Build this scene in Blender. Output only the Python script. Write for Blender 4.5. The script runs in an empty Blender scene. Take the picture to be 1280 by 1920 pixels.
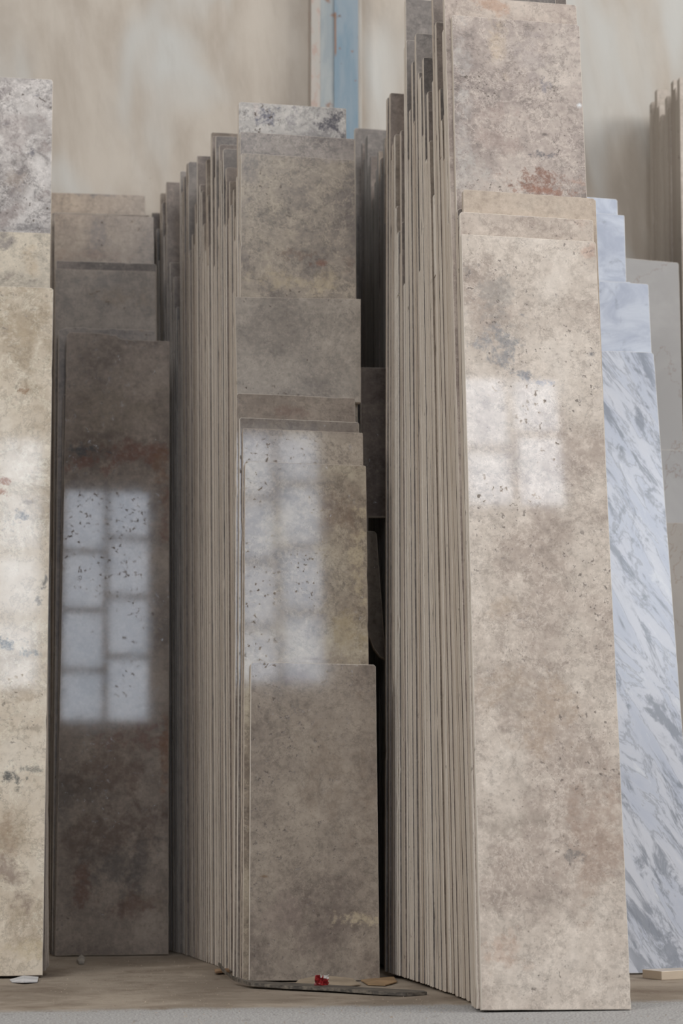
import bpy, math, random
from mathutils import Vector, Matrix, noise

# ------------------------------------------------------------------ camera
F = 3600.0; CZ = 0.51
PITCH = math.atan(580 / F); YAW = math.atan(580 * math.cos(PITCH) / F)
sc = bpy.context.scene
COL = sc.collection
cd = bpy.data.cameras.new('camera'); cam = bpy.data.objects.new('camera', cd); COL.objects.link(cam)
cd.sensor_fit = 'VERTICAL'; cd.sensor_height = 36; cd.lens = 36 * F / 1920
cam.location = (0, 0, CZ); cam.rotation_euler = (math.pi / 2 + PITCH, 0, -YAW)
cd.dof.use_dof = True; cd.dof.focus_distance = 5.9; cd.dof.aperture_fstop = 3.2
cd.clip_end = 100
sc.camera = cam
# ------------------------------------------------------------------ world, light, exposure
w = bpy.data.worlds.new('world'); sc.world = w; w.use_nodes = True
w.node_tree.nodes['Background'].inputs[0].default_value = (0.75, 0.85, 1, 1)
w.node_tree.nodes['Background'].inputs[1].default_value = 1.0
sc.view_settings.view_transform = 'Standard'; sc.view_settings.look = 'None'
sc.view_settings.gamma = 1; sc.view_settings.use_curve_mapping = False
sc.view_settings.exposure = 0.22
PANE = 6.0        # daylight through the panes of the hall's windows
ROOF = 6.0        # daylight through the rooflight panels
SIDE = 13.0        # daylight through the right wall's high windows and the added left one

rnd = random.Random(7)
LEAN = 0.115; TH = math.atan(LEAN)
fw = Vector((math.sin(YAW) * math.cos(PITCH), math.cos(YAW) * math.cos(PITCH), math.sin(PITCH)))
rt = Vector((math.cos(YAW), -math.sin(YAW), 0)); up = rt.cross(fw); CAM = Vector((0, 0, CZ))

def onp(px, py, Y0, k=LEAN):
    """point where the sight line of a photo pixel meets the plane Y = Y0 + k z"""
    d = fw + rt * ((px - 640) / F) - up * ((py - 960) / F)
    t = (Y0 + CZ * k) / (d.y - k * d.z)
    return CAM + d * t
def onfloor(px, py, z=0.0):
    d = fw + rt * ((px - 640) / F) - up * ((py - 960) / F)
    return CAM + d * ((z - CZ) / d.z)

# ------------------------------------------------------------------ helpers
def lin(c):
    f = lambda v: v / 12.92 if v <= 0.04045 else ((v + 0.055) / 1.055) ** 2.4
    return (f(c[0] / 255), f(c[1] / 255), f(c[2] / 255), 1)
def mesh_obj(name, verts, faces, mats, parent=None, fm=None, smooth=False):
    me = bpy.data.meshes.new(name); me.from_pydata([tuple(v) for v in verts], [], faces)
    for m in (mats if isinstance(mats, (list, tuple)) else [mats]): me.materials.append(m)
    if fm: me.polygons.foreach_set('material_index', fm)
    if smooth: me.polygons.foreach_set('use_smooth', [True] * len(me.polygons))
    me.update()
    o = bpy.data.objects.new(name, me); COL.objects.link(o)
    if parent: o.parent = parent
    return o
def box_data(x0, x1, y0, y1, z0, z1, V=None, Q=None):
    V = [] if V is None else V; Q = [] if Q is None else Q; n = len(V)
    V += [(x0,y0,z0),(x1,y0,z0),(x1,y1,z0),(x0,y1,z0),(x0,y0,z1),(x1,y0,z1),(x1,y1,z1),(x0,y1,z1)]
    Q += [tuple(n + i for i in q) for q in ((0,3,2,1),(4,5,6,7),(0,1,5,4),(1,2,6,5),(2,3,7,6),(3,0,4,7))]
    return V, Q
def box(name, x0, x1, y0, y1, z0, z1, mat, parent=None):
    V, Q = box_data(x0, x1, y0, y1, z0, z1); return mesh_obj(name, V, Q, mat, parent)
def tag(o, label, cat, group=None):
    o['label'] = label; o['category'] = cat; o['kind'] = 'thing'
    if group: o['group'] = group
    return o
def struct(o): o['kind'] = 'structure'; return o
def empty(name, loc):
    o = bpy.data.objects.new(name, None); o.empty_display_size = .1; o.location = loc; COL.objects.link(o); return o

class NT:
    """tiny node-tree writer"""
    def __init__(s, name):
        s.m = bpy.data.materials.new(name); s.m.use_nodes = True; s.t = s.m.node_tree
        s.b = s.t.nodes['Principled BSDF']; s.tc = None
    def n(s, k): return s.t.nodes.new(k)
    def set(s, sock, v):
        if isinstance(v, bpy.types.NodeSocket): s.t.links.new(v, sock)
        else: sock.default_value = v
    def obj(s):
        if not s.tc: s.tc = s.n('ShaderNodeTexCoord').outputs['Object']
        return s.tc
    def vm(s, op, a, b):
        q = s.n('ShaderNodeVectorMath'); q.operation = op; s.set(q.inputs[0], a); s.set(q.inputs[1], b); return q.outputs['Value' if op in ('LENGTH','DOT_PRODUCT') else 0]
    def ma(s, op, a, b=0.0, c=0.0, clamp=False):
        q = s.n('ShaderNodeMath'); q.operation = op; q.use_clamp = clamp
        s.set(q.inputs[0], a); s.set(q.inputs[1], b); s.set(q.inputs[2], c); return q.outputs[0]
    def noise(s, v, scale, detail=4, rough=.55, dist=0.0, color=False):
        q = s.n('ShaderNodeTexNoise'); s.set(q.inputs['Vector'], v); q.inputs['Scale'].default_value = scale
        q.inputs['Detail'].default_value = detail; q.inputs['Roughness'].default_value = rough; q.inputs['Distortion'].default_value = dist
        return q.outputs['Color' if color else 'Fac']
    def mapr(s, v, a, b, c=0.0, d=1.0, smooth=True):
        q = s.n('ShaderNodeMapRange'); q.interpolation_type = 'SMOOTHSTEP' if smooth else 'LINEAR'
        s.set(q.inputs[0], v)
        for i, x in enumerate((a, b, c, d)): q.inputs[i + 1].default_value = x
        return q.outputs[0]
    def mix(s, f, a, b, mode='MIX'):
        q = s.n('ShaderNodeMix'); q.data_type = 'RGBA'; q.blend_type = mode
        s.set(q.inputs[0], f); s.set(q.inputs[6], a); s.set(q.inputs[7], b); return q.outputs[2]
    def rnd(s): return s.n('ShaderNodeObjectInfo').outputs['Random']
    def bump(s, h, strength=.3, dist=.002):
        q = s.n('ShaderNodeBump'); q.inputs['Strength'].default_value = strength; q.inputs['Distance'].default_value = dist
        s.set(q.inputs['Height'], h); s.t.links.new(q.outputs[0], s.b.inputs['Normal'])
    def out(s, color, rough, spec=.5):
        s.set(s.b.inputs['Base Color'], color); s.set(s.b.inputs['Roughness'], rough); s.b.inputs['Specular IOR Level'].default_value = spec
        return s.m
    def blob(s, cx, cz, rx, rz, edge=.9, sc=7.0, ang=0.0):
        """patch mask around a point of the face, torn by noise"""
        v = s.vm('SUBTRACT', s.obj(), (cx, 0, cz))
        if ang:
            r = s.n('ShaderNodeVectorRotate'); r.rotation_type = 'Y_AXIS'; s.set(r.inputs['Vector'], v); r.inputs['Angle'].default_value = ang; v = r.outputs[0]
        d = s.vm('LENGTH', s.vm('MULTIPLY', v, (1 / rx, 0, 1 / rz)), (0,0,0))
        nz = s.ma('SUBTRACT', s.noise(s.obj(), sc, 7, .74, .2), .5)
        k = s.ma('ADD', s.ma('MULTIPLY', s.ma('SUBTRACT', 1.0, d), .8), s.ma('MULTIPLY', nz, edge * 6.0))
        gr = s.noise(s.obj(), sc * 5, 4, .7)
        return s.ma('MULTIPLY', s.mapr(k, 0.0, .7), s.mapr(gr, .3, .55, .35, 1.0))

def cool(c, k=.27, g=.95):
    l = .3 * c[0] + .59 * c[1] + .11 * c[2]
    return tuple(min(255, (v + (l * t_ - v) * k) * g) for v, t_ in zip(c, (1.02, .995, .98)))
def travertine(name, dark, mid, light, seed=None, blobs=(), pits=1.0, pitcol=(78,66,58), veins=.5, rough=.13, scale=1.0, swirl=0.0, mott=.35, grain=1.0):
    t = NT(name); dark, mid, light = cool(dark), cool(mid), cool(light)
    if seed is None:
        q = t.ma('MULTIPLY', t.rnd(), 61.0); cx = t.n('ShaderNodeCombineXYZ')
        t.set(cx.inputs[0], q); t.set(cx.inputs[2], t.ma('MULTIPLY', q, 1.7)); off = cx.outputs[0]
    else: off = (seed * 3.71, seed * 1.3, seed * 5.13)
    P = t.vm('ADD', t.obj(), off)
    big = t.noise(P, 3.6 * scale, 7, .64, .1 + swirl * 2)
    c = t.mix(t.mapr(big, .36, .52), lin(dark), lin(mid)); c = t.mix(t.mapr(big, .5, .68), c, lin(light))
    med = t.noise(P, 15 * scale, 6, .72, .15 + swirl)
    c = t.mix(t.ma('MULTIPLY', t.mapr(med, .52, .68), mott), c, lin(tuple(v * .62 for v in dark)))
    c = t.mix(t.ma('MULTIPLY', t.mapr(med, .46, .33), .35), c, lin(tuple(min(255, v * 1.1) for v in light)))
    # torn dark rims of the cloudy zones
    rim = t.ma('ABSOLUTE', t.ma('SUBTRACT', t.noise(P, 4.5 * scale, 8, .74, .2), .5))
    c = t.mix(t.ma('MULTIPLY', t.mapr(rim, .022, .0), veins * .55), c, lin(tuple(v * .66 for v in dark)))
    lv = t.ma('ABSOLUTE', t.ma('SUBTRACT', t.noise(t.vm('ADD', P, (9, 4, 2)), 5 * scale, 7, .74, .3), .52))
    c = t.mix(t.ma('MULTIPLY', t.mapr(lv, .016, .0), veins * .5), c, lin(tuple(min(255, v * 1.16) for v in light)))
    for b in blobs:
        cx_, cz_, rx, rz, col, amt = b[:6]; kw = b[6] if len(b) > 6 else {}
        c = t.mix(t.ma('MULTIPLY', t.blob(cx_, cz_, rx, rz, **kw), amt), c, lin(col))
    gr = t.noise(P, 48, 4, .72)
    c = t.mix(t.mapr(gr, .5, .7, 0, .26 * grain), c, lin(tuple(v * .66 for v in dark))); c = t.mix(t.mapr(gr, .5, .3, 0, .24 * grain), c, lin(tuple(min(255, v * 1.14) for v in light)))
    fine = t.noise(P, 62, 3, .6); clus = t.noise(P, 5.0, 3, .5)
    pit = t.ma('MULTIPLY', t.mapr(fine, .655 - .025 * pits, .695), t.mapr(clus, .46, .62), clamp=True)
    pit0 = t.mapr(t.noise(P, 120, 2, .5), .66, .72)
    c = t.mix(t.ma('MULTIPLY', pit0, .45 * min(pits, 1.2), clamp=True), c, lin(pitcol))
    pit2 = t.ma('MULTIPLY', t.mapr(t.noise(P, 42, 4, .65, .4), .67, .72), t.mapr(clus, .5, .58), clamp=True)
    c = t.mix(t.ma('MULTIPLY', pit, .7 * min(pits, 1.3), clamp=True), c, lin(pitcol)); c = t.mix(t.ma('MULTIPLY', pit2, .6 * min(pits, 1.3), clamp=True), c, lin(pitcol))
    t.bump(t.ma('SUBTRACT', 0.0, t.ma('ADD', pit, pit2)), .35, .0012)
    r = t.ma('ADD', rough - .085, t.ma('MULTIPLY', t.mapr(med, .35, .7), .02)); r = t.ma('ADD', r, t.ma('MULTIPLY', pit, .5))
    return t.out(c, r)

def edge_mat(name, a, b, stain=(112,92,78)):
    t = NT(name); R = t.rnd()
    cx = t.n('ShaderNodeCombineXYZ'); t.set(cx.inputs[2], t.ma('MULTIPLY', R, 37.0)); t.set(cx.inputs[0], t.ma('MULTIPLY', R, 11.0))
    P = t.vm('ADD', t.obj(), cx.outputs[0])
    c = t.mix(R, lin(a), lin(b))
    s = t.noise(t.vm('MULTIPLY', P, (60, 60, 2.2)), 1.6, 5, .6)
    c = t.mix(t.ma('MULTIPLY', t.mapr(s, .54, .72), .5), c, lin(stain))
    g = t.noise(P, 30, 4, .6); c = t.mix(t.ma('MULTIPLY', t.mapr(g, .66, .72), .6), c, lin(tuple(v * .6 for v in stain)))
    g2 = t.noise(t.vm('MULTIPLY', P, (60, 60, 1)), 3.0, 3, .6); c = t.mix(t.ma('MULTIPLY', t.mapr(g2, .5, .3), .4), c, lin(tuple(min(255, v * 1.07) for v in b)))
    t.bump(t.noise(P, 90, 3, .6), .5, .002)
    return t.out(c, .85, .25)

EDGE = edge_mat('sawn_stone_edge', (184,170,156), (224,216,206), (112,90,76))
EDGE_BLUE = edge_mat('sawn_marble_edge', (222,222,220), (236,234,230), (180,176,170))
FACES = [travertine('travertine_brown', (96,83,75), (124,109,99), (152,136,124), mott=.4, rough=.55),
         travertine('travertine_grey', (94,86,82), (120,111,105), (148,138,130), mott=.4, rough=.55),
         travertine('travertine_tan', (112,95,80), (138,121,105), (160,144,127), mott=.4, rough=.55)]

def outline(w, h, seed, top=None, bottom=None, chips=1.0, step=.035):
    """closed outline (x, z) of a slab face, sawn edges with small chips; x centred"""
    r = random.Random(seed); pts = []
    def side(a, b):
        L = math.hypot(b[0]-a[0], b[1]-a[1]); n = max(2, int(L / step)); nx, nz = (b[1]-a[1]) / max(L,1e-6), -(b[0]-a[0]) / max(L,1e-6)
        for i in range(n):
            f = i / n
            j = r.gauss(0, .0002) - (r.random() < .014 * chips) * r.uniform(.001, .0025) if i else 0
            pts.append((a[0] + (b[0]-a[0]) * f + nx * j, a[1] + (b[1]-a[1]) * f + nz * j))
    c1 = r.uniform(.002, .008); c2 = r.uniform(.002, .008)
    corners = [(-w/2, 0), (w/2, 0)] if not bottom else list(bottom)
    corners += [(w/2, h - c1), (w/2 - c1, h)] if top is None else []
    corners += ([(-w/2 + c2, h), (-w/2, h - c2)] if top is None else list(top))
    for i, a in enumerate(corners): side(a, corners[(i+1) % len(corners)])
    return pts

def slab_mesh(name, pts, t, mats, z0=0.0, ch=.0013):
    n = len(pts)
    # inset ring for the arris
    ins = []
    for i in range(n):
        a, b, c = pts[i-1], pts[i], pts[(i+1) % n]
        dx, dz = c[0]-a[0], c[1]-a[1]; L = math.hypot(dx, dz) or 1
        ins.append((b[0] - dz / L * ch, b[1] + dx / L * ch))
    V = [(x, 0, z) for x, z in ins] + [(x, ch, z) for x, z in pts] + [(x, t, z) for x, z in pts]
    Q = [tuple(range(n))] ; fm = [0]
    for i in range(n):
        j = (i + 1) % n
        Q.append((i, n + i, n + j, j)); fm.append(1)
        Q.append((n + i, 2*n + i, 2*n + j, n + j)); fm.append(1)
    Q.append(tuple(2*n + i for i in reversed(range(n)))); fm.append(0)
    return V, Q, fm

seedc = [100]
def place(o, X, Y, tilt, lift=0.0, lean=TH, yaw=0.0):
    M = Matrix.Rotation(yaw, 4, 'Z') @ Matrix.Rotation(-lean, 4, 'X') @ Matrix.Rotation(tilt, 4, 'Y')
    o.matrix_world = Matrix.Translation((X, Y, lift)) @ M

def frame_of(Y0, L=None, R=None, w=.42, ty=None):
    """L / R: two photo points on the left / right edge (lower, upper). -> X at the foot, tilt"""
    E = L or R
    a = onp(E[0][0], E[0][1], Y0); b = onp(E[1][0], E[1][1], Y0)
    cs = math.cos(TH); tilt = math.atan2(b.x - a.x, (b.z - a.z) / cs)
    X0 = a.x - math.tan(tilt) * a.z / cs
    top = onp(E[1][0], E[1][1] if ty is None else ty, Y0)
    h = top.z / cs / math.cos(tilt)
    Xc = X0 + (w/2 if L else -w/2)
    return Xc, tilt, h
def slab(Y0, mat, label, L=None, R=None, w=.42, ty=None, th=.02, cat='stone slab', group=None, edge=None, name='travertine_slab', top=None, chips=1.0, blobs=None):
    Xc, tilt, h = frame_of(Y0, L, R, w, ty)
    seedc[0] += 1
    pts = outline(w, h, seedc[0], top=[(x * w/2, h + z) for x, z in top] if top else None, chips=chips)
    V, Q, fm = slab_mesh(name, pts, th, None)
    if callable(mat): mat = mat((Xc, Y0, tilt))
    o = mesh_obj(name, V, Q, [mat, edge or EDGE], fm=fm)
    place(o, Xc, Y0, tilt, .0005 + th * math.sin(TH) + w/2 * abs(math.sin(tilt)))
    tag(o, label, cat, group); return o
def loc(fr, px, py):
    """photo pixel -> local (x, z) on the slab face with frame fr"""
    Xc, Y0, tilt = fr; p = onp(px, py, Y0); x = p.x - Xc; s = p.z / math.cos(TH)
    c, d = math.cos(tilt), math.sin(tilt)
    return x * c - s * d, x * d + s * c
def poly_slab(Y0, px, mat, label, th=.02, name='travertine_slab', cat='stone slab', group=None):
    P = [onp(x, y, Y0) for x, y in px]; cs = math.cos(TH)
    xc = sum(p.x for p in P) / len(P); zs = [max(0, p.z) / cs for p in P]; z0 = min(zs)
    pl = [(p.x - xc, z - z0) for p, z in zip(P, zs)]
    seedc[0] += 1; pts = outline(0, 0, seedc[0], top=[], bottom=pl)
    pts = pts if sum(pts[i-1][0]*pts[i][1]-pts[i][0]*pts[i-1][1] for i in range(len(pts))) > 0 else pts[::-1]
    V, Q, fm = slab_mesh(name, pts, th, None)
    o = mesh_obj(name, V, Q, [mat, EDGE], fm=fm)
    place(o, xc, Y0 + z0 * math.sin(TH), 0, z0 * cs + .0005 + th * math.sin(TH))
    return tag(o, label, cat, group)

ONES = ['', 'first','second','third','fourth','fifth','sixth','seventh','eighth','ninth','tenth','eleventh','twelfth','thirteenth','fourteenth','fifteenth','sixteenth','seventeenth','eighteenth','nineteenth']
TENS = {2:('twenty','twentieth'),3:('thirty','thirtieth'),4:('forty','fortieth'),5:('fifty','fiftieth'),6:('sixty','sixtieth')}
def ordinal(n):
    if n < 20: return ONES[n]
    a, b = divmod(n, 10); return TENS[a][1] if b == 0 else TENS[a][0] + '-' + ONES[b]

# ------------------------------------------------------------------ the hall
WY = 8.45; XL, XR, FY, HZ = -7.0, 10.0, -7.0, 9.2
def wall_mat(name, stained=True):
    t = NT(name); P = t.obj()
    rot = t.n('ShaderNodeVectorRotate'); rot.rotation_type = 'Y_AXIS'; t.set(rot.inputs['Vector'], P); rot.inputs['Angle'].default_value = .13
    S = t.vm('MULTIPLY', rot.outputs[0], (2.6, 2.6, .9))
    a = t.noise(S, 1.5, 7, .62, .25); b = t.noise(t.vm('ADD', S, (5, 5, 5)), .8, 3, .5, .4)
    c = t.mix(t.mapr(a, .34, .66), lin((178,167,155)), lin((197,188,177)))
    c = t.mix(t.mapr(b, .5, .68), c, lin((198,197,193)))
    s = t.noise(t.vm('MULTIPLY', rot.outputs[0], (9, 9, 1.6)), 1.0, 7, .68, .2)
    c = t.mix(t.ma('MULTIPLY', t.mapr(s, .54, .74), .3), c, lin((212,205,198)))
    c = t.mix(t.ma('MULTIPLY', t.mapr(s, .46, .26), .28), c, lin((156,146,135)))
    sp = t.noise(P, 40, 2, .5); c = t.mix(t.ma('MULTIPLY', t.mapr(sp, .76, .8), .7), c, lin((110,96,84)))
    t.bump(t.ma('ADD', a, t.ma('MULTIPLY', s, .5)), .35, .01)
    return t.out(c, .85, .3)
WALL = wall_mat('cement_plaster')
def plain(name, col, rough=.8, spec=.3, metal=0.0):
    t = NT(name); n = t.noise(t.obj(), 9, 4, .6)
    t.b.inputs['Metallic'].default_value = metal
    return t.out(t.mix(t.mapr(n, .4, .65), lin(tuple(v * .88 for v in col)), lin(col)), rough, spec)
HALLM = plain('hall_paint', (150,146,140))
V, Q = [], []
N = 40
struct(box('wall_back', XL, XR, WY, WY + .2, 0, HZ, WALL))
struct(box('ceiling', XL - .2, XR + .2, FY - .2, WY + .2, HZ, HZ + .1, HALLM))

def floor_mat():
    t = NT('dusty_concrete'); P = t.obj(); sx = t.n('ShaderNodeSeparateXYZ'); t.set(sx.inputs[0], P)
    n1 = t.noise(P, 2.4, 6, .6, .5); n2 = t.noise(P, 24, 6, .65); n3 = t.noise(P, 160, 3, .7); n4 = t.noise(P, 7, 5, .7, 1)
    c = t.mix(t.mapr(n1, .38, .62), lin((138,126,113)), lin((166,154,140)))
    c = t.mix(t.ma('MULTIPLY', t.mapr(n4, .5, .7), .5), c, lin((112,96,82)))
    c = t.mix(t.ma('MULTIPLY', t.mapr(n2, .62, .72), .4), c, lin((176,168,160)))
    g = t.mix(t.mapr(n3, .4, .62), lin((136,134,133)), lin((188,187,186)))
    g = t.mix(t.mapr(n2, .58, .7), g, lin((120,118,116)))
    e = t.ma('ADD', sx.outputs[1], t.ma('MULTIPLY', t.ma('SUBTRACT', n4, .5), .22))
    c = t.mix(t.mapr(e, 5.50, 5.38), c, g)
    c = t.mix(t.ma('MULTIPLY', t.mapr(t.noise(P, 55, 2, .5), .70, .73), .8), c, lin((86,74,64)))
    t.bump(t.ma('ADD', n2, t.ma('MULTIPLY', n3, .7)), .55, .006)
    return t.out(c, .9, .25)
FLOOR = floor_mat()
struct(box('floor', XL - .2, XR + .2, FY - .2, WY + .2, -.1, 0, FLOOR))

def emit(name, col, s):
    m = bpy.data.materials.new(name); m.use_nodes = True; t = m.node_tree; t.nodes.clear()
    e = t.nodes.new('ShaderNodeEmission'); e.inputs[0].default_value = col; e.inputs[1].default_value = s
    o = t.nodes.new('ShaderNodeOutputMaterial'); t.links.new(e.outputs[0], o.inputs[0]); return m
PANEM = emit('daylit_frosted_glass', (.80, .88, 1.0, 1), PANE)
ROOFM = emit('daylit_rooflight', (.95, .97, 1.0, 1), ROOF)
SIDEM = emit('daylit_side_glass', (1.0, .97, .92, 1), SIDE)
FRAME = plain('window_frame_paint', (120,116,112), .6)

def wall_with_holes(name, axis, at, thick, u0, u1, z0, z1, holes, mat):
    """wall split in boxes round its window openings; axis 'x': runs along x"""
    V, Q = [], []
    def bx(a, b, c, d):
        if b - a < 1e-4 or d - c < 1e-4: return
        if axis == 'x': box_data(a, b, at, at + thick, c, d, V, Q)
        else: box_data(at, at + thick, a, b, c, d, V, Q)
    c = u0
    for a, b, hz0, hz1 in holes: bx(c, a, z0, z1); bx(a, b, z0, hz0); bx(a, b, hz1, z1); c = b
    bx(c, u1, z0, z1)
    return struct(mesh_obj(name, V, Q, mat))
holes = [(-5.6,-4.5,5.1,8.15),(-3.4,-2.3,5.1,8.15),(-1.02,.06,5.1,8.15),(.27,1.37,5.1,8.15),(2.08,3.12,5.1,8.15),(4.22,5.32,6.58,8.1),(6.4,7.5,5.1,8.15),(8.3,9.4,5.1,8.15)]
wall_with_holes('wall_front', 'x', FY - .2, .2, XL - .2, XR + .2, 0, HZ, holes, HALLM)
for k, (a, b, c, d) in enumerate(holes):
    root = struct(empty('window_%d' % (k + 1), ((a + b) / 2, FY, c)))
    V, Q = [], []
    box_data(-(b-a)/2, (b-a)/2, -.12, -.07, 0, .05, V, Q); box_data(-(b-a)/2, (b-a)/2, -.12, -.07, d-c-.05, d-c, V, Q)
    box_data(-(b-a)/2, -(b-a)/2+.04, -.12, -.07, .05, d-c-.05, V, Q); box_data((b-a)/2-.04, (b-a)/2, -.12, -.07, .05, d-c-.05, V, Q)
    mesh_obj('window_frame', V, Q, FRAME, root)
    V, Q = [], []; box_data(-.035, .035, -.12, -.06, .05, d-c-.05, V, Q); mesh_obj('mullion', V, Q, FRAME, root)
    nr = 4 if d - c > 2 else 2; zs = [i * (d - c) / nr for i in range(nr + 1)]
    for s in (-1, 1):
        for i in range(nr):
            za = zs[i] + (.09 if s > 0 else -.09) * (0 < i); zb = zs[i+1] + (.09 if s > 0 else -.09) * (i < nr - 1)
            x0, x1 = (.035, (b-a)/2-.04) if s > 0 else (-(b-a)/2+.04, -.035)
            mesh_obj('pane', [(x0,-.1,za+.03),(x1,-.1,za+.03),(x1,-.1,zb-.03),(x0,-.1,zb-.03)], [(0,1,2,3)], PANEM, root)
            if i: box('glazing_bar', x0, x1, -.12, -.07, za-.03, za+.03, FRAME, root)
sh = [(-2.0,1.2,5.0,8.0),(2.0,5.2,5.0,8.0)]
wall_with_holes('wall_right', 'y', XR, .2, FY - .2, WY + .2, 0, HZ, sh, HALLM)
wall_with_holes('wall_left', 'y', XL - .2, .2, FY - .2, WY + .2, 0, HZ, [(-5.0,0.0,4.5,7.8)], HALLM)  # left window is unseen, added to brighten the slabs' left edges
for k, (a, b, c, d) in enumerate(sh + [(-5.0,0.0,4.5,7.8)]):
    root = struct(empty('window_%d' % (k + 9), (XR if k < 2 else XL, (a + b) / 2, c))); H = (b - a) / 2
    if k == 2: root.rotation_euler = (0, 0, math.pi)
    V, Q = [], []
    for i in range(5):
        y = -H + i * (2*H - .06) / 4; box_data(.06, .12, y, y + .06, 0, d - c, V, Q)
    box_data(.06, .12, -H, H, 0, .06, V, Q); box_data(.06, .12, -H, H, d-c-.06, d-c, V, Q)
    mesh_obj('window_frame', V, Q, FRAME, root)
    mesh_obj('pane', [(.1,-H,0),(.1,-H,d-c),(.1,H,d-c),(.1,H,0)], [(0,1,2,3)], SIDEM, root)
for k, (x0, x1, y0, y1) in enumerate([(-3.5,-2.3,-3.2,3),(.8,2.0,-3.2,3),(5.2,6.4,-3.2,3)]):
    root = struct(empty('window_%d' % (k + 12), ((x0+x1)/2, (y0+y1)/2, HZ)))
    W, D = (x1-x0)/2, (y1-y0)/2
    mesh_obj('pane', [(-W,-D,-.02),(-W,D,-.02),(W,D,-.02),(W,-D,-.02)], [(0,1,2,3)], ROOFM, root)
    V, Q = [], []
    for i in range(7):
        y = -D + i * (2*D - .05) / 6; box_data(-W, W, y, y + .05, -.06, -.021, V, Q)
    mesh_obj('window_frame', V, Q, FRAME, root)

# ---- blue steel column let into the back wall
def column():
    yc = WY - .09
    xa = onp(583, 100, yc, 0).x; xb = onp(600, 100, yc, 0).x; xm = onp(626, 100, yc, 0).x; xe = onp(671, 100, yc, 0).x; xf = onp(679, 100, yc, 0).x
    root = empty('steel_column', ((xa + xe) / 2, yc, 0)); X = root.location.x
    tag(root, 'blue painted steel column with rust streaks set in the plaster wall', 'column')
    def paint(nm, base, fade, rustamt):
        t = NT(nm); P = t.obj(); n = t.noise(t.vm('MULTIPLY', P, (6, 6, 1.2)), 2.4, 6, .6, .4)
        c = t.mix(t.mapr(n, .36, .62), lin(base), lin(fade))
        s = t.noise(t.vm('ADD', P, (3, 3, 8)), 22, 4, .6); c = t.mix(t.ma('MULTIPLY', t.mapr(s, .66, .72), .8), c, lin((112,92,84)))
        sx = t.n('ShaderNodeSeparateXYZ'); t.set(sx.inputs[0], P)
        # rust run below a bolt
        wob = t.ma('MULTIPLY', t.ma('SUBTRACT', t.noise(P, 6, 3), .5), .012)
        dx = t.ma('ABSOLUTE', t.ma('SUBTRACT', t.ma('ADD', sx.outputs[0], wob), X_R))
        run = t.ma('MULTIPLY', t.mapr(dx, .0065, .002), t.ma('MULTIPLY', t.mapr(sx.outputs[2], Z0, Z0 + .03), t.mapr(sx.outputs[2], Z1 + .02, Z1)))
        c = t.mix(t.ma('MULTIPLY', run, .9), c, lin((140,104,78)))
        for (bx_, bz_, rr) in RB: c = t.mix(t.ma('MULTIPLY', t.blob(bx_, bz_, rr, rr, edge=.5, sc=30), .85), c, lin((138,100,76)))
        if rustamt:
            r = t.noise(t.vm('MULTIPLY', P, (1, 1, .5)), 30, 5, .7); c = t.mix(t.ma('MULTIPLY', t.mapr(r, .5, .6), rustamt), c, lin((176,140,126)))
        return t.out(c, .5, .4)
    q = lambda px, py: (onp(px, py, yc, 0).x - X, onp(px, py, yc, 0).z)
    X_R, Z1 = q(628, 28); Z0 = q(628, 110)[1]
    RB = [(*q(627, 30), .02), (*q(614, 0), .02), (*q(616, 197), .022), (*q(636, 91), .008), (*q(660, 98), .008), (*q(666, 152), .008)]
    blue = paint('faded_blue_paint', (120,142,157), (140,153,163), 0)
    pale = paint('lit_blue_paint', (146,154,158), (164,168,168), 0)  # paler copy of the blue: light on the left face put into the colour
    pink = paint('primer_paint', (184,174,166), (178,173,166), .5)
    box('left_lip', xa - X, xb - X - .0004, -.005, .09, 0, HZ, pink, root)
    box('left_channel', xb - X, xm - X - .0006, 0, .09, 0, HZ, pale, root)
    box('right_channel', xm - X, xe - X, -.006, .09, 0, HZ, blue, root)
    t = box('trim_1', xe + .001, xf, WY - .075, WY, 0, HZ, WALL); struct(t)
column()

# ------------------------------------------------------------------ hero materials
def T(name, d, m, l, seed, blobs=(), **kw):
    """blobs given in photo pixels: (px, py, rx_px, ry_px, colour, amount, opts)"""
    def make(fr):
        B = []
        s = (fr[1] * 1.05) / F
        for b in blobs:
            x, z = loc(fr, b[0], b[1]); B.append((x, z, b[2] * s, b[3] * s, *b[4:]))
        return travertine(name, d, m, l, seed, B, **kw)
    return make
# ================================================================== right stack
g = 'slabs of the tall right stack'
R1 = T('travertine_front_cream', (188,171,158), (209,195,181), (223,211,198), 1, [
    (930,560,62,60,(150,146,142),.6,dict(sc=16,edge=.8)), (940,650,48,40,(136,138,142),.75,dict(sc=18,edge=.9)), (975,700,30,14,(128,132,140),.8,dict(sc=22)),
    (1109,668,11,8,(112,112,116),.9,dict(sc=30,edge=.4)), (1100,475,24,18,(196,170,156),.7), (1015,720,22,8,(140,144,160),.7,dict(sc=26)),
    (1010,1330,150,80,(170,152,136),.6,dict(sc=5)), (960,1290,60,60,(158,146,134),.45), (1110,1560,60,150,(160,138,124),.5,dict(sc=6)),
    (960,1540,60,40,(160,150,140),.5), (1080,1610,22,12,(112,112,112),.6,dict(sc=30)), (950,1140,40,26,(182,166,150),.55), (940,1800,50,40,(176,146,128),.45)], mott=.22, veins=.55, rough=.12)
slab(5.2, R1, 'foremost pale cream travertine slab of the tall right stack, glossy with window reflections', L=((903,1893),(865,443)), w=.418, group=g, chips=2)
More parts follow.
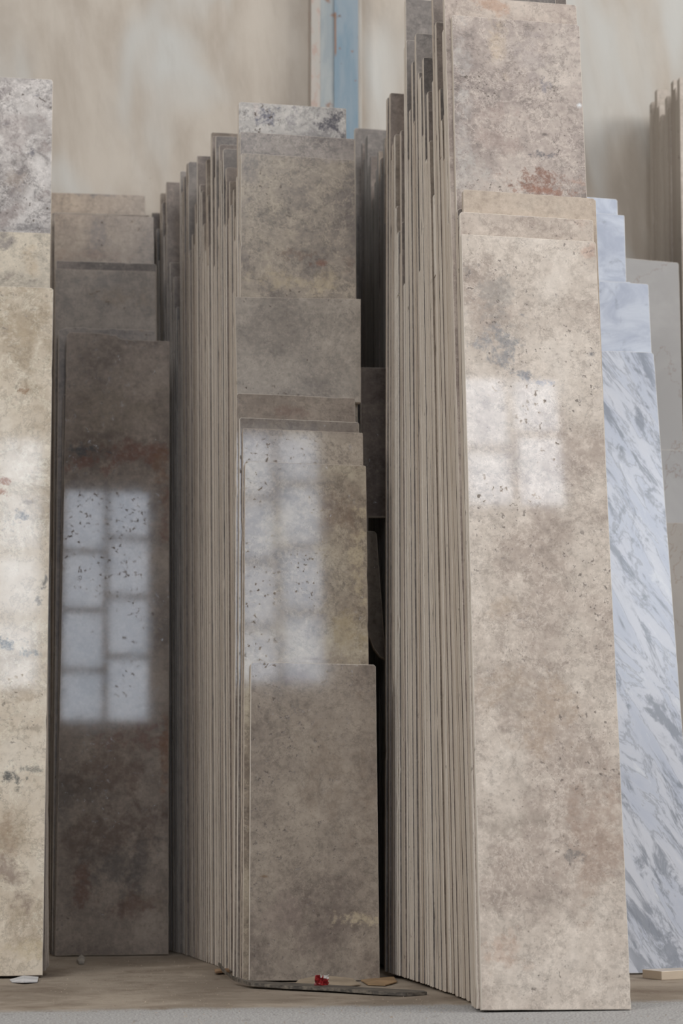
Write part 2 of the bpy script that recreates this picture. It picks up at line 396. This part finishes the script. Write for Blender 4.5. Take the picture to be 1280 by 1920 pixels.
slab(5.224, T('travertine_front_beige', (176,158,146), (198,182,168), (212,198,184), 2, [(985,400,60,14,(206,200,198),.6), (1070,415,50,20,(188,164,150),.6)], mott=.2),
     'beige travertine slab directly behind the foremost cream slab of right stack', L=((893,1800),(862,402)), w=.418, group=g)
slab(5.248, T('travertine_tan_band', (186,166,146), (200,181,162), (208,192,174), 3, [], mott=.12, veins=.2, pits=.3),
     'smooth tan travertine slab whose top band shows above the front pair, right stack', L=((894,1800),(868,361)), w=.42, group=g)
slab(5.272, FACES[0], 'short brown travertine slab with a dark left edge, just left of tan band', L=((889,1800),(857,395)), w=.3, group=g)
slab(5.30, T('travertine_tall_rust', (160,145,138), (186,170,160), (204,190,178), 4, [
    (1010,345,62,28,(132,98,84),.85,dict(sc=22,edge=.9)), (1020,362,70,14,(150,112,96),.8,dict(sc=20)), (1018,295,24,9,(106,104,108),.85,dict(sc=28)), (1090,350,20,20,(176,140,122),.7),
    (1020,165,12,22,(126,124,132),.7,dict(sc=25)), (1086,201,8,8,(226,230,234),.9,dict(edge=.3)), (1022,255,12,6,(96,88,84),.8,dict(edge=.4)),
    (930,90,30,80,(202,184,162),.6), (870,200,24,160,(186,182,178),.5), (980,100,60,60,(156,146,144),.45), (880,330,50,60,(184,178,172),.6),
    (920,240,70,60,(164,146,138),.5)], pits=1.2, veins=.8, mott=.4, rough=.3),
     'tall mottled pinkish travertine slab with rust-brown patch, rising above the tan band', L=((889,1800),(847,32)), w=.418, group=g, chips=2)
slab(5.326, T('travertine_top_pink', (164,146,136), (190,172,160), (206,190,176), 5, [(930,14,50,20,(176,142,120),.6)], pits=1.2, mott=.4, rough=.3),
     'travertine slab with rounded corner behind the rust-patched one, cut by frame top', L=((886,1800),(833,8)), ty=-6, w=.436, group=g)
slab(5.35, FACES[1], 'purplish grey travertine slab rearmost of the wide tall ones, mostly above the frame', L=((884,1800),(832,0)), ty=-60, w=.37, group=g)

def edge_stack(n, Y, top_x, bot_x, ytop, ybot, tall, filler, where, group, wid=.42, seed=3, jit=.0, th=.021, pieces=(), start=1, mats=FACES, edge=None, word='travertine', name='travertine_slab', wj=.012):
    """a run of slabs whose left edges show; tall: list of (photo x of the edge, photo y of the top)"""
    r = random.Random(seed); tops = {}; pc = {}
    ix = lambda x: max(0, min(n - 1, round((top_x[0] - x) / (top_x[0] - top_x[1]) * (n - 1))))
    for x, y in tall:
        i = ix(x)
        for d in (0, 1, -1, 2, -2):
            if 0 <= i + d < n and i + d not in tops: tops[i + d] = (x, y); break
    for x, y0, y1 in pieces: pc[ix(x)] = (y0, y1)
    for i in range(n):
        f = i / (n - 1); Y0 = Y[0] + (Y[1] - Y[0]) * f + r.uniform(-.0006, .0006)
        x, y = tops.get(i, (None, None))
        xn = top_x[0] + (top_x[1] - top_x[0]) * f; jx = r.uniform(-2.6, 2.2)
        xt = x if x is not None else xn + jx
        xb = bot_x[0] + (bot_x[1] - bot_x[0]) * f + (xt - xn) * .9 + r.uniform(-.9, .9)
        if y is None: y = filler(f, r)
        m = mats[r.choice((0, 0, 1, 1, 2))] if len(mats) == 3 else mats[0]
        if i in pc:       # an upper piece standing on a shorter slab
            y0, y1 = pc[i]
            lo = slab(Y0, m, 'cut-down %s slab in %s, %s from its front, bearing a piece' % (word, where, ordinal(i + start)), L=((xb, ybot), (xt, ytop)), ty=y1, w=wid, th=th, group=group, name=name)
            X, tilt, h = frame_of(Y0, ((xb, ybot), (xt, ytop)), None, wid, y0)
            X2, t2, hl = frame_of(Y0, ((xb, ybot), (xt, ytop)), None, wid, y1)
            hh = h - hl - .006; seedc[0] += 1
            V, Q, fm = slab_mesh(name, outline(wid, hh, seedc[0]), th, None)
            o = mesh_obj(name, V, Q, [m, edge or EDGE], fm=fm)
            M = lo.matrix_world if False else Matrix.Translation(Vector(lo.location)) @ Matrix.Rotation(-TH, 4, 'X') @ Matrix.Rotation(tilt, 4, 'Y')
            o.matrix_world = M @ Matrix.Translation((0, 0, hl + .002))
            tag(o, 'short %s piece atop a lower slab in %s, %s from its front' % (word, where, ordinal(i + start)), 'stone slab', group)
            continue
        size = 'tall' if i in tops else 'shorter'
        slab(Y0, m, '%s %s slab edge-on in %s, %s from its front' % (size, word, where, ordinal(i + start)),
             L=((xb, ybot), (xt, ytop)), ty=y, w=wid + r.uniform(-wj, wj), th=th, group=group, edge=edge, name=name, chips=1.0)

edge_stack(47, (5.378, 6.48), (846, 727), (896, 724), 150, 1840,
    [(842,212),(838,-70),(833,56),(832,214),(829,300),(826,226),(824,56),(819,45),(818,96),(821,167),(814,-70),(812,153),(809,290),(801,175),(797,300),(794,112),(788,148),(785,140),(780,67),(776,230),(773,120),(768,210),(762,80),(759,90),(761,2),(751,250),(745,162),(740,258),(735,300),(731,180),(726,189)],
    lambda f, r: r.uniform(230, 340) if r.random() < .4 else r.uniform(360, 640), 'tall right stack', g, seed=5,
    pieces=((823,167,297),(806,366,520),(745,437,560)))

# ================================================================== middle stack
g = 'slabs of the middle stack'
M = [(6.27,  ((467,1833),(470,1245)), .424, None, T('travertine_middle_front', (132,118,108), (158,144,130), (172,158,142), 11, [
        (640,1440,90,120,(130,116,104),.5,dict(sc=6)), (600,1750,70,70,(120,108,102),.6,dict(sc=8)), (680,1725,60,14,(198,184,158),.65,dict(sc=20)), (530,1725,60,40,(138,124,118),.5), (495,1646,12,4,(112,86,62),.8,dict(edge=.3)), (545,1275,60,14,(116,98,94),.5)], mott=.3),
      'lowest foremost travertine slab of the middle stack, square grey-beige, reaching the floor'),
     (6.294, ((455,1800),(459,868)), .424, None, T('travertine_middle_second', (124,108,94), (150,134,116), (184,170,146), 12, [
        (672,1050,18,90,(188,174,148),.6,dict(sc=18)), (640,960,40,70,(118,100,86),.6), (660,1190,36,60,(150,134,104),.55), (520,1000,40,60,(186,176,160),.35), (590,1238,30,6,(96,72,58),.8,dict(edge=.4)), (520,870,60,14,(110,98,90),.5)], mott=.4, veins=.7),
      'brown travertine slab with pale mottling and a long window reflection, second in middle stack'),
     (6.318, ((451,1800),(455,806)), .424, None, T('travertine_middle_third', (128,112,102), (156,142,128), (176,162,144), 13, [], veins=.8),
      'travertine slab with rounded top right corner, third from front of middle stack'),
     (6.342, ((444,1800),(449,786)), .424, None, T('travertine_middle_fourth', (112,100,94), (134,122,112), (152,140,126), 14, []),
      'darker travertine slab just above the rounded-corner one in middle stack'),
     (6.366, ((438,1800),(443,752)), .424, 740, T('travertine_middle_fifth', (116,102,94), (140,126,114), (158,144,130), 15, [(540,775,60,12,(118,96,88),.5)]),
      'brown travertine slab showing only a narrow band under the square grey slab'),
     None,
     (6.42, ((443,1800),(452,290)), .424, None, T('travertine_middle_tall', (128,116,108), (160,146,130), (182,166,142), 17, [
        (600,495,26,10,(126,92,78),.85,dict(sc=30,edge=.5)), (610,515,8,16,(88,80,82),.7,dict(edge=.5)), (560,480,50,12,(120,100,88),.6,dict(sc=30)), (660,500,16,20,(116,98,88),.6,dict(sc=26)), (470,340,20,60,(120,112,108),.5,dict(sc=14)), (620,300,60,10,(150,140,138),.5), (560,530,110,26,(184,168,140),.5)], pits=1.2, veins=.8, mott=.45, rough=.28),
      'tall tan travertine slab with a small rust mark, upper half of middle stack'),
     (6.446, ((441,1800),(450,250)), .43, None, T('travertine_middle_upper', (128,116,110), (154,142,134), (176,164,150), 18, [], pits=1.2, mott=.5, veins=.8, rough=.3),
      'grey-beige travertine slab whose mottled top band tilts, just below the highest slab'),
     (6.472, ((440,1800),(447,193)), .408, None, T('travertine_middle_highest', (140,134,132), (180,174,168), (204,198,190), 19, [
        (620,230,34,26,(66,62,70),1.0,dict(sc=22,edge=.9)), (498,222,28,22,(86,86,102),.95,dict(sc=24,edge=.9)), (655,255,20,12,(60,56,62),1.0,dict(sc=26)), (550,225,16,22,(128,122,126),.6,dict(sc=24)), (478,205,8,20,(196,182,176),.5)], pits=1.2, veins=.9, rough=.4),
      'highest slab of the middle stack, pale grey with dark speckled clouds')]
for e in M:
    if not e: continue
    Y0, L, wd, ty, mat, lab = e
    slab(Y0, mat, lab, L=L, w=wd, ty=ty, group=g, chips=2)
# the square grey slab sits in front of the tall one, its foot on a slab of its own
poly_slab(6.393, [(444,753),(676,756),(676,562),(440,558)], T('travertine_middle_square', (134,122,110), (154,142,128), (170,157,142), 16, [(520,640,70,60,(140,128,122),.5), (580,720,80,20,(150,144,140),.5)], mott=.22, pits=1.2, rough=.3)((0,6.393,0)),
          'square grey-beige travertine slab with lit lower edge, mid height of middle stack', group=g)
slab(6.393, FACES[0], 'slab hidden up to its top edge that carries the square grey slab, middle stack', L=((437,1800),(444,757)), ty=766, w=.42, group=g)
fm_ = lambda f, r: r.uniform(350, 600)
edge_stack(49, (6.498, 7.62), (446, 337), (456, 342), 400, 1800,
    [(446,250),(444,330),(441,404),(437.5,356),(433,384),(430.6,341),(424,315),(421,420),(419,280),(415,300),(412,272),(410,388),(405,256),(403,330),(398,256),(396,249),(391,460),(387,299),(385,470),(380,488),(370,293),(368.5,417),(366,382),(364,457),(360,440),(353,304),(354,320),(350,307),(344.5,331),(341,360),(338,322)],
    fm_, 'middle stack', g, seed=11, pieces=((376,345,484),(389,365,498),(408,420,500)), start=10)
edge_stack(13, (7.66, 8.02), (334, 284), (336, 300), 450, 1780,
    [(334,600),(330,577),(325,520),(318,493),(312,342),(307,443),(304,380),(301,363),(293,430),(285,400)],
    lambda f, r: r.uniform(480, 600), 'dim rear of middle stack', 'slabs at the back of the middle stack', seed=12)

# ================================================================== dim stack between middle and right
g = 'slabs in the dark gap between middle and right stacks'
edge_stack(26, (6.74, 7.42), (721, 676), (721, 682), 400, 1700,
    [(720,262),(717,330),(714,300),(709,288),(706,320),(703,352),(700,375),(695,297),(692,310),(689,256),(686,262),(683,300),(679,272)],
    lambda f, r: r.uniform(330, 520), 'dark gap stack', g, seed=21, edge=edge_mat('shaded_stone_edge', (112,110,110), (150,148,146), (84,78,76)))  # darker edge copy, the shade of the gap put into its colour
slab(7.47, FACES[1], 'pale-topped travertine slab rising behind the dark gap left of right stack', L=((676,1700),(665,243)), w=.42, group=g)
poly_slab(6.68, [(676,1800),(690,1800),(690,970),(742,970),(742,1800),(860,1800),(860,694),(676,690)], travertine('travertine_gap_brown', (104,92,86), (126,112,104), (146,132,120), 31),
          'brown travertine slab in the gap beside the middle stack, ending above a black hole', group=g)
poly_slab(6.64, [(678,1820),(690,1820),(690,1190),(700,1216),(712,1232),(723,1238),(706,1003),(702,998),(680,996)], travertine('travertine_gap_narrow', (92,80,74), (118,106,94), (132,118,104), 32),
          'narrow leaning broken travertine slab inside the black gap', group=g)

# ================================================================== dark stack, left of the middle
g = 'slabs of the dark left-centre stack'
D1 = T('travertine_dark_banded', (118,104,96), (146,131,120), (168,152,138), 41, [
    (220,760,110,70,(134,124,112),.5), (250,850,110,26,(112,80,72),.8,dict(sc=12,edge=.6)), (150,872,70,20,(114,82,74),.75,dict(sc=12)), (150,845,34,14,(74,78,84),.8,dict(sc=18)), (300,880,26,40,(118,82,58),.5),
    (310,980,14,60,(118,88,76),.6,dict(sc=10)), (210,1440,120,60,(92,70,62),.5,dict(sc=5)), (250,1380,70,30,(112,80,72),.6), (310,1400,10,100,(122,84,58),.5),
    (200,1560,110,60,(84,66,60),.6,dict(sc=5)), (230,1640,60,70,(86,82,82),.7,dict(sc=6)), (150,1660,16,40,(104,70,60),.6), (270,1700,50,24,(128,112,98),.45,dict(sc=12)), (240,1700,60,30,(96,66,60),.5), (120,1500,30,60,(84,80,78),.5)], mott=.3, veins=.3, rough=.12)
slab(7.580, D1, 'dark brown travertine slab with red band and window reflection, foremost in its stack', L=((103,1787),(124,641)), ty=634, w=.432, group=g,
     top=[(.99,0),(.5,-.001),(.06,.0),(-.05,.016),(-.2,.022),(-.5,.024),(-.93,.024),(-.99,.01)])
slab(7.605, FACES[0], 'thin dark slab edge peeping out left of the dark foremost slab', L=((101,1780),(119,740)), w=.41, group=g)
slab(7.630, T('travertine_dark_rough', (110,98,92), (138,124,114), (160,144,128), 43, [(270,618,30,8,(134,106,72),.6)], pits=1.3, rough=.5),
     'dark travertine slab with rough broken top edge behind the red-banded slab', L=((97,1780),(107,617)), w=.415, group=g,
     top=[(.99,-.002),(.8,.0),(.72,.006),(.4,.002),(.1,.006),(-.2,.001),(-.5,.008),(-.8,.004),(-.97,-.008)])
slab(7.680, T('travertine_dark_grey', (128,114,101), (150,134,119), (166,149,131), 44, [(230,560,60,30,(132,114,94),.5), (180,530,60,20,(104,98,94),.5)], pits=.6, mott=.35, rough=.5),
     'dark grey travertine slab, third step of the dark left-centre stack', L=((97,1780),(103,505)), w=.428, group=g)
slab(7.710, FACES[0], 'thin brown strip of slab peeping above the dark grey step', R=((300,1700),(293,498)), w=.428, group=g)
slab(7.790, T('travertine_warm_brown', (136,116,100), (160,140,122), (178,158,136), 46, [(190,440,34,40,(120,112,110),.5,dict(sc=14)), (170,480,90,14,(136,112,98),.5)], rough=.3),
     'warm brown travertine slab, second step from the top of dark left-centre stack', R=((300,1700),(288,411)), w=.43, group=g)
slab(7.890, T('travertine_top_brown', (140,120,102), (166,145,124), (182,160,136), 47, [(180,368,60,6,(108,104,104),.7,dict(sc=24))], rough=.3),
     'topmost brown travertine slab of the dark left-centre stack, with greyish top edge', R=((292,1700),(272,371)), w=.43, group=g)
slab(7.850, FACES[2], 'brown travertine slab just right of the topmost one, hidden but for its edge', R=((296,1700),(280,408)), w=.428, group=g)

# ================================================================== cream stack at the left border
g = 'slabs of the pale left stack'  # slabs widened out of view to keep side light out of the gaps
slab(6.550, T('travertine_left_cream', (198,178,150), (230,214,190), (242,230,210), 51, [
    (40,970,12,18,(96,98,102),.85,dict(sc=26,edge=.6)), (16,990,10,12,(110,108,108),.8,dict(sc=26)), (52,945,14,6,(120,104,92),.7,dict(edge=.5)), (8,905,14,10,(150,94,58),.85,dict(sc=24)), (5,925,12,10,(156,100,64),.8,dict(sc=24)),
    (30,725,10,12,(122,110,100),.7,dict(sc=28)), (45,735,12,10,(150,118,92),.7,dict(sc=28)), (40,620,26,40,(190,172,148),.5), (84,1095,8,14,(88,86,84),.8,dict(sc=26)), (72,1130,8,10,(110,106,104),.7,dict(sc=26)),
    (10,1210,30,12,(84,96,104),.85,dict(sc=24,edge=.7)), (50,1230,24,10,(96,108,114),.75,dict(sc=22,edge=.7)), (30,1300,60,20,(176,158,136),.6,dict(sc=10)), (60,1370,30,8,(160,148,134),.6,dict(sc=16)), (24,1460,22,14,(78,84,88),.85,dict(sc=24,edge=.8)), (60,1445,24,10,(110,112,110),.7,dict(sc=24,edge=.8)), (36,1485,16,8,(100,100,96),.7,dict(sc=24)),
    (24,1640,20,60,(136,118,110),.65,dict(sc=8,ang=.3)), (10,1560,20,40,(170,148,128),.5), (50,1780,40,20,(200,184,152),.5)], mott=.12, veins=.6, pits=.8, rough=.13, grain=.5),
     'bright cream travertine slab at left border, tallest visible face, reaching the floor', R=((80,1832),(100,545)), w=.95, group=g, chips=2)
slab(6.580, T('travertine_left_beige', (150,140,132), (196,184,164), (222,208,184), 52, [(10,460,20,14,(118,112,114),.7), (60,500,20,30,(184,164,138),.5), (20,520,30,12,(136,124,116),.6)], pits=1.3, mott=.5, rough=.3),
     'beige speckled travertine slab between the bright cream slab and the swirled one', R=((78,1800),(95,444)), w=.95, group=g)
slab(6.605, T('travertine_left_swirl', (128,116,116), (180,172,168), (210,204,200), 53, [
    (12,235,14,7,(62,64,80),.85,dict(sc=24,edge=.5)), (69,183,5,4,(84,82,96),.9,dict(edge=.3)), (60,290,6,12,(96,94,104),.7,dict(sc=30)), (85,270,12,60,(150,138,134),.6,dict(sc=9)), (20,260,30,60,(158,146,142),.5,dict(sc=6)), (30,340,50,30,(176,162,150),.5), (30,400,60,14,(140,128,124),.7,dict(ang=.5,sc=8)), (60,432,40,10,(120,116,116),.7,dict(sc=20))], pits=1.4, swirl=.5, veins=1, mott=.55, rough=.35),
     'grey-white swirled travertine slab at left border, tallest of the pale left stack', R=((78,1800),(99,155)), w=.95, group=g, chips=2)
for i in range(5):
    slab(6.63 + i * .024, FACES[0], 'dark slab edge inside the black slit right of the cream stack, %s one in' % ordinal(i + 1), R=((85 + i * 1.6, 1800), (92 - i, 700)), ty=600 + i * 30, w=.9, group='slabs hidden behind the pale left stack')

# ================================================================== blue-white marble
def marble():
    t = NT('blue_white_marble'); P = t.obj()
    r = t.n('ShaderNodeVectorRotate'); r.rotation_type = 'Y_AXIS'; t.set(r.inputs['Vector'], P); r.inputs['Angle'].default_value = .52
    cx = t.n('ShaderNodeCombineXYZ'); t.set(cx.inputs[0], t.ma('MULTIPLY', t.rnd(), 23.0)); t.set(cx.inputs[2], t.ma('MULTIPLY', t.rnd(), 9.0))
    S = t.vm('MULTIPLY', t.vm('ADD', r.outputs[0], cx.outputs[0]), (4.6, 4.6, 1.1))
    a = t.noise(S, 1.9, 8, .62, .6); b = t.noise(t.vm('ADD', S, (7, 3, 1)), 3.4, 9, .72, .7); z = t.noise(P, 2.0, 3, .5, .5)
    c = t.mix(t.mapr(a, .4, .6), lin((222,226,236)), lin((204,211,226)))
    v = t.ma('MULTIPLY', t.mapr(b, .5, .6), t.mapr(z, .34, .5))
    c = t.mix(t.ma('MULTIPLY', v, .75), c, lin((138,145,158)))
    v2 = t.mapr(t.ma('ABSOLUTE', t.ma('SUBTRACT', a, .5)), .018, .0); c = t.mix(t.ma('MULTIPLY', v2, .5), c, lin((146,152,162)))
    c = t.mix(t.ma('MULTIPLY', t.mapr(b, .42, .32), .7), c, lin((236,240,247)))
    return t.out(c, .16)
MARB = marble()
def marble2():
    t = NT('soft_blue_marble'); P = t.obj(); a = t.noise(t.vm('MULTIPLY', P, (1, 1, 1.6)), 5, 7, .6, 1.2)
    c = t.mix(t.mapr(a, .35, .65), lin((182,190,208)), lin((212,219,232))); b = t.noise(P, 12, 6, .65, 1)
    c = t.mix(t.ma('MULTIPLY', t.mapr(b, .56, .68), .5), c, lin((150,156,172)))
    return t.out(c, .2)
MARB2 = marble2()
g = 'blue-white marble slabs beside the right stack'
kw = dict(group=g, edge=EDGE_BLUE, name='marble_slab')
slab(6.40, MARB, 'blue-white marble slab with diagonal grey streaks, foremost right of the tall stack', R=((1280,1385),(1225,664)), w=.36, **kw)
slab(6.425, MARB2, 'pale blue marble slab, second step of the marble stack', R=((1256,1385),(1215,534)), w=.33, **kw)
slab(6.45, MARB2, 'marble slab showing a thin sliver of top edge above the pale blue step', R=((1220,1385),(1182,530)), w=.3, **kw)
slab(6.475, MARB2, 'narrow blue-grey marble slab with a dark lower corner, third step of marble stack', R=((1200,1385),(1170,405)), w=.3, **kw)
slab(6.50, MARB2, 'topmost small pale marble slab, tucked behind the cream stack', R=((1190,1385),(1157,375)), w=.3, **kw)

# ================================================================== white slabs, far right
def white_stone(name, base, line):
    t = NT(name); P = t.obj(); n = t.noise(P, 2.2, 5, .6, .5)
    c = t.mix(t.mapr(n, .4, .64), lin(tuple(v * .93 for v in base)), lin(base))
    v = t.mapr(t.ma('ABSOLUTE', t.ma('SUBTRACT', t.noise(t.vm('ADD', P, (2, 0, 1)), 1.3, 7, .6, .4), .5)), .0035, .0)
    c = t.mix(t.ma('MULTIPLY', v, .55), c, lin(line)); return t.out(c, .25)
g = 'off-white slabs behind the marble'
W1 = white_stone('off_white_stone', (178,175,173), (136,118,102)); W2 = white_stone('beige_stone', (170,161,151), (134,114,98))
kw = dict(group=g, name='off_white_slab', cat='stone slab')
slab(7.05, W1, 'off-white slab with a thin brown vein, tallest behind the marble stack', R=((1292,1280),(1272,494)), w=.5, **kw)
slab(7.02, W1, 'off-white slab whose top edge crosses midway down, behind the striped marble', R=((1330,1280),(1300,846)), w=.56, **kw)
slab(6.99, W2, 'beige slab at right border, lowest step behind the striped marble', R=((1334,1280),(1310,985)), w=.56, **kw)

# far stack at right border
FAR = travertine('far_cream_stone', (176,160,144), (196,182,168), (208,196,182), None, pits=.2, mott=.15, veins=.2, rough=.6)
FARE = edge_mat('far_slab_edge', (158,148,138), (174,165,155), (160,146,132))
edge_stack(12, (7.32, 7.88), (1280, 1222), (1292, 1232), 250, 1200,
    [(1222,203),(1227,222),(1232,180),(1236,210),(1241,228),(1246,240),(1251,193),(1256,212),(1263,164),(1267,177),(1271,200),(1275,159),(1279,170)],
    lambda f, r: r.uniform(190, 260), 'blurred far right stack', 'slabs of the blurred far right stack', seed=31, mats=[FAR], edge=FARE, word='cream stone', name='cream_slab', wid=.6, th=.03)

# ================================================================== things on the floor
def strip_thing():
    """warped dark board lying along the foot of the middle stack"""
    pts = [(414,1826),(424,1838),(444,1848),(470,1854),(540,1858),(620,1862),(700,1867),(760,1869),(800,1866)]
    C0 = [onfloor(x, y) for x, y in pts]; V, Q = [], []; n = len(pts)
    o_c = sum(C0, Vector()) / n; hs = [.028,.022,.016,.012,.010,.010,.008,.006,.004]; ws = [.05,.07,.085,.09,.095,.10,.11,.10,.03]
    for p, h, w_ in zip(C0, hs, ws):
        q = p - o_c; V += [(q.x,q.y,h-.004),(q.x,q.y,h+.006),(q.x-.005,q.y+w_,h+.008),(q.x-.005,q.y+w_,h-.002)]
    V = [(x, y, max(.001, z)) for x, y, z in V]
    for i in range(n - 1):
        a = 4*i; b = a + 4
        Q += [(a,b,b+1,a+1),(a+1,b+1,b+2,a+2),(a+2,b+2,b+3,a+3),(a+3,b+3,b,a)]
    Q += [(0,1,2,3),(4*n-1,4*n-2,4*n-3,4*n-4)]
    t = NT('dark_grey_board'); nz = t.noise(t.vm('MULTIPLY', t.obj(), (2, 12, 12)), 5, 5, .6)
    m = t.out(t.mix(t.mapr(nz, .38, .66), lin((78,74,70)), lin((128,120,110))), .75, .3)
    o = mesh_obj('warped_board', V, Q, m); o.location = o_c; tag(o, 'thin warped dark grey board lying at the foot of the middle stack', 'board')
strip_thing()
def sheet(name, pts, hs, mat, label, cat, th=.003, n=0):
    """crumpled flat scrap: outline in photo pixels on the floor"""
    P = [onfloor(x, y) for x, y in pts]; c = sum(P, Vector()) / len(P)
    V = []; k = len(P)
    for p, h in zip(P, hs): V.append((p.x-c.x, p.y-c.y, h + th))
    V.append((0, 0, sum(hs) / k + th + .004))
    for p, h in zip(P, hs): V.append((p.x-c.x, p.y-c.y, h))
    V.append((0, 0, sum(hs) / k + .003))
    Q = []
    for i in range(k):
        j = (i+1) % k; Q += [(i, j, k), (k+1+j, k+1+i, 2*k+1), (i, k+1+i, k+1+j, j)]
    o = mesh_obj(name, V, Q, mat); o.location = (c.x, c.y, .0005); return tag(o, label, cat)
CARD = plain('brown_card', (150,128,104), .9); CARD2 = plain('pale_card', (176,160,140), .9)
sheet('card_scrap', [(546,1853),(560,1846),(600,1842),(660,1843),(676,1849),(640,1853),(600,1851),(575,1852)], [.002,.012,.02,.012,.002,.004,.012,.008], CARD2, 'curled brown card scrap under the front slab of middle stack', 'card')
sheet('card_scrap', [(676,1841),(700,1839),(738,1836),(744,1844),(722,1850),(690,1849)], [.003,.006,.005,.003,.002,.002], plain('sandy_card', (168,140,108), .95), 'torn sandy brown scrap at right foot of the middle slab', 'card')
sheet('wood_chip', [(402,1824),(428,1822),(430,1826),(404,1829)], [.006,.006,.006,.006], plain('split_wood', (178,146,116), .8), 'small splinter of pale wood left of the dark board', 'wood scrap', th=.006)
def wrapper():
    c = onfloor(602, 1858); rr = random.Random(4); V, Q = [], []; fm = []
    nx, nz = 9, 7
    for i in range(nx):
        for j in range(nz):
            a = (i / (nx-1) - .5); V.append((a * .042 + rr.uniform(-.002,.002), .014 * math.sin(j * 1.3 + i) * .5 + rr.uniform(-.003,.003), .006 + j / (nz-1) * .034 + rr.uniform(-.002,.002)))
    for i in range(nx-1):
        for j in range(nz-1):
            a = i*nz+j; Q.append((a, a+nz, a+nz+1, a+1)); fm.append(1 if (j > 3 and i > 4) or (i == 3 and j > 4) else 0)
    red = plain('red_foil', (158,44,46), .35, .6); wht = plain('white_foil', (224,220,216), .35, .6)
    o = mesh_obj('crumpled_wrapper', V, Q, [red, wht], fm=fm); o.location = (c.x, c.y - .01, 0)
    md = o.modifiers.new('s', 'SOLIDIFY'); md.thickness = .0012
    tag(o, 'crumpled red and white wrapper lying on the dark board', 'wrapper')
    o.location.z = .008
wrapper()
PAPER = plain('white_scrap', (226,226,228), .7)
sheet('paper_scrap', [(18,1839),(44,1837),(72,1837),(70,1843),(44,1846),(22,1843)], [.001,.010,.006,.001,.005,.001], PAPER, 'crumpled white paper scrap at the foot of the cream left slab', 'paper')
sheet('plaster_crumb', [(144,1803),(152,1798),(159,1802),(158,1808),(148,1809)], [.001,.010,.006,.001,.002], plain('plaster_grey', (168,162,154), .9), 'grey crumb of plaster on the floor before the dark slab', 'plaster piece', th=.008)
def block():
    a = onfloor(1240, 1838); b = onfloor(1296, 1829)
    root = box('stone_offcut', 0, .16, 0, .10, 0, .028, white_stone('offcut_stone', (222,206,186), (190,168,140)))
    root.location = (a.x, a.y, .0003); root.rotation_euler = (0, 0, .35)
    md = root.modifiers.new('b', 'BEVEL'); md.width = .0015; md.segments = 2
    tag(root, 'small flat cream stone offcut on the floor at right border', 'stone offcut')
block()
# grit and stone crumbs (nobody could count them)
def grit(x0, x1, y0, y1, n_, where):
    rr = random.Random(int(x0 * 100) + 9); V, Q = [], []
    for i in range(n_):
        x = rr.uniform(x0, x1); y = rr.uniform(y0, y1)
        s = rr.uniform(.0008, .0028) * (1.6 if rr.random() < .06 else 1); n = len(V)
        a = rr.random() * 6.28; pts = [(math.cos(a + k * 2.09) * s * rr.uniform(.7, 1.3), math.sin(a + k * 2.09) * s * rr.uniform(.7, 1.3)) for k in range(3)]
        V += [(x + p, y + q, 0) for p, q in pts] + [(x + rr.uniform(-.3,.3)*s, y, s * rr.uniform(.6, 1.3))]
        Q += [(n, n+1, n+3), (n+1, n+2, n+3), (n+2, n, n+3), (n+2, n+1, n)]
    o = mesh_obj('stone_grit', V, Q, GRIT); o['kind'] = 'stuff'; o['label'] = 'fine stone grit scattered over the floor ' + where; o['category'] = 'grit'
GRIT = plain('grit', (168,154,138), .9)
grit(-.35, 2.1, 4.4, 5.15, 500, 'along the front')
grit(.07, .58, 5.2, 7.38, 400, 'before the dark banded slab')
grit(.72, 1.14, 5.2, 5.7, 120, 'before the middle stack')
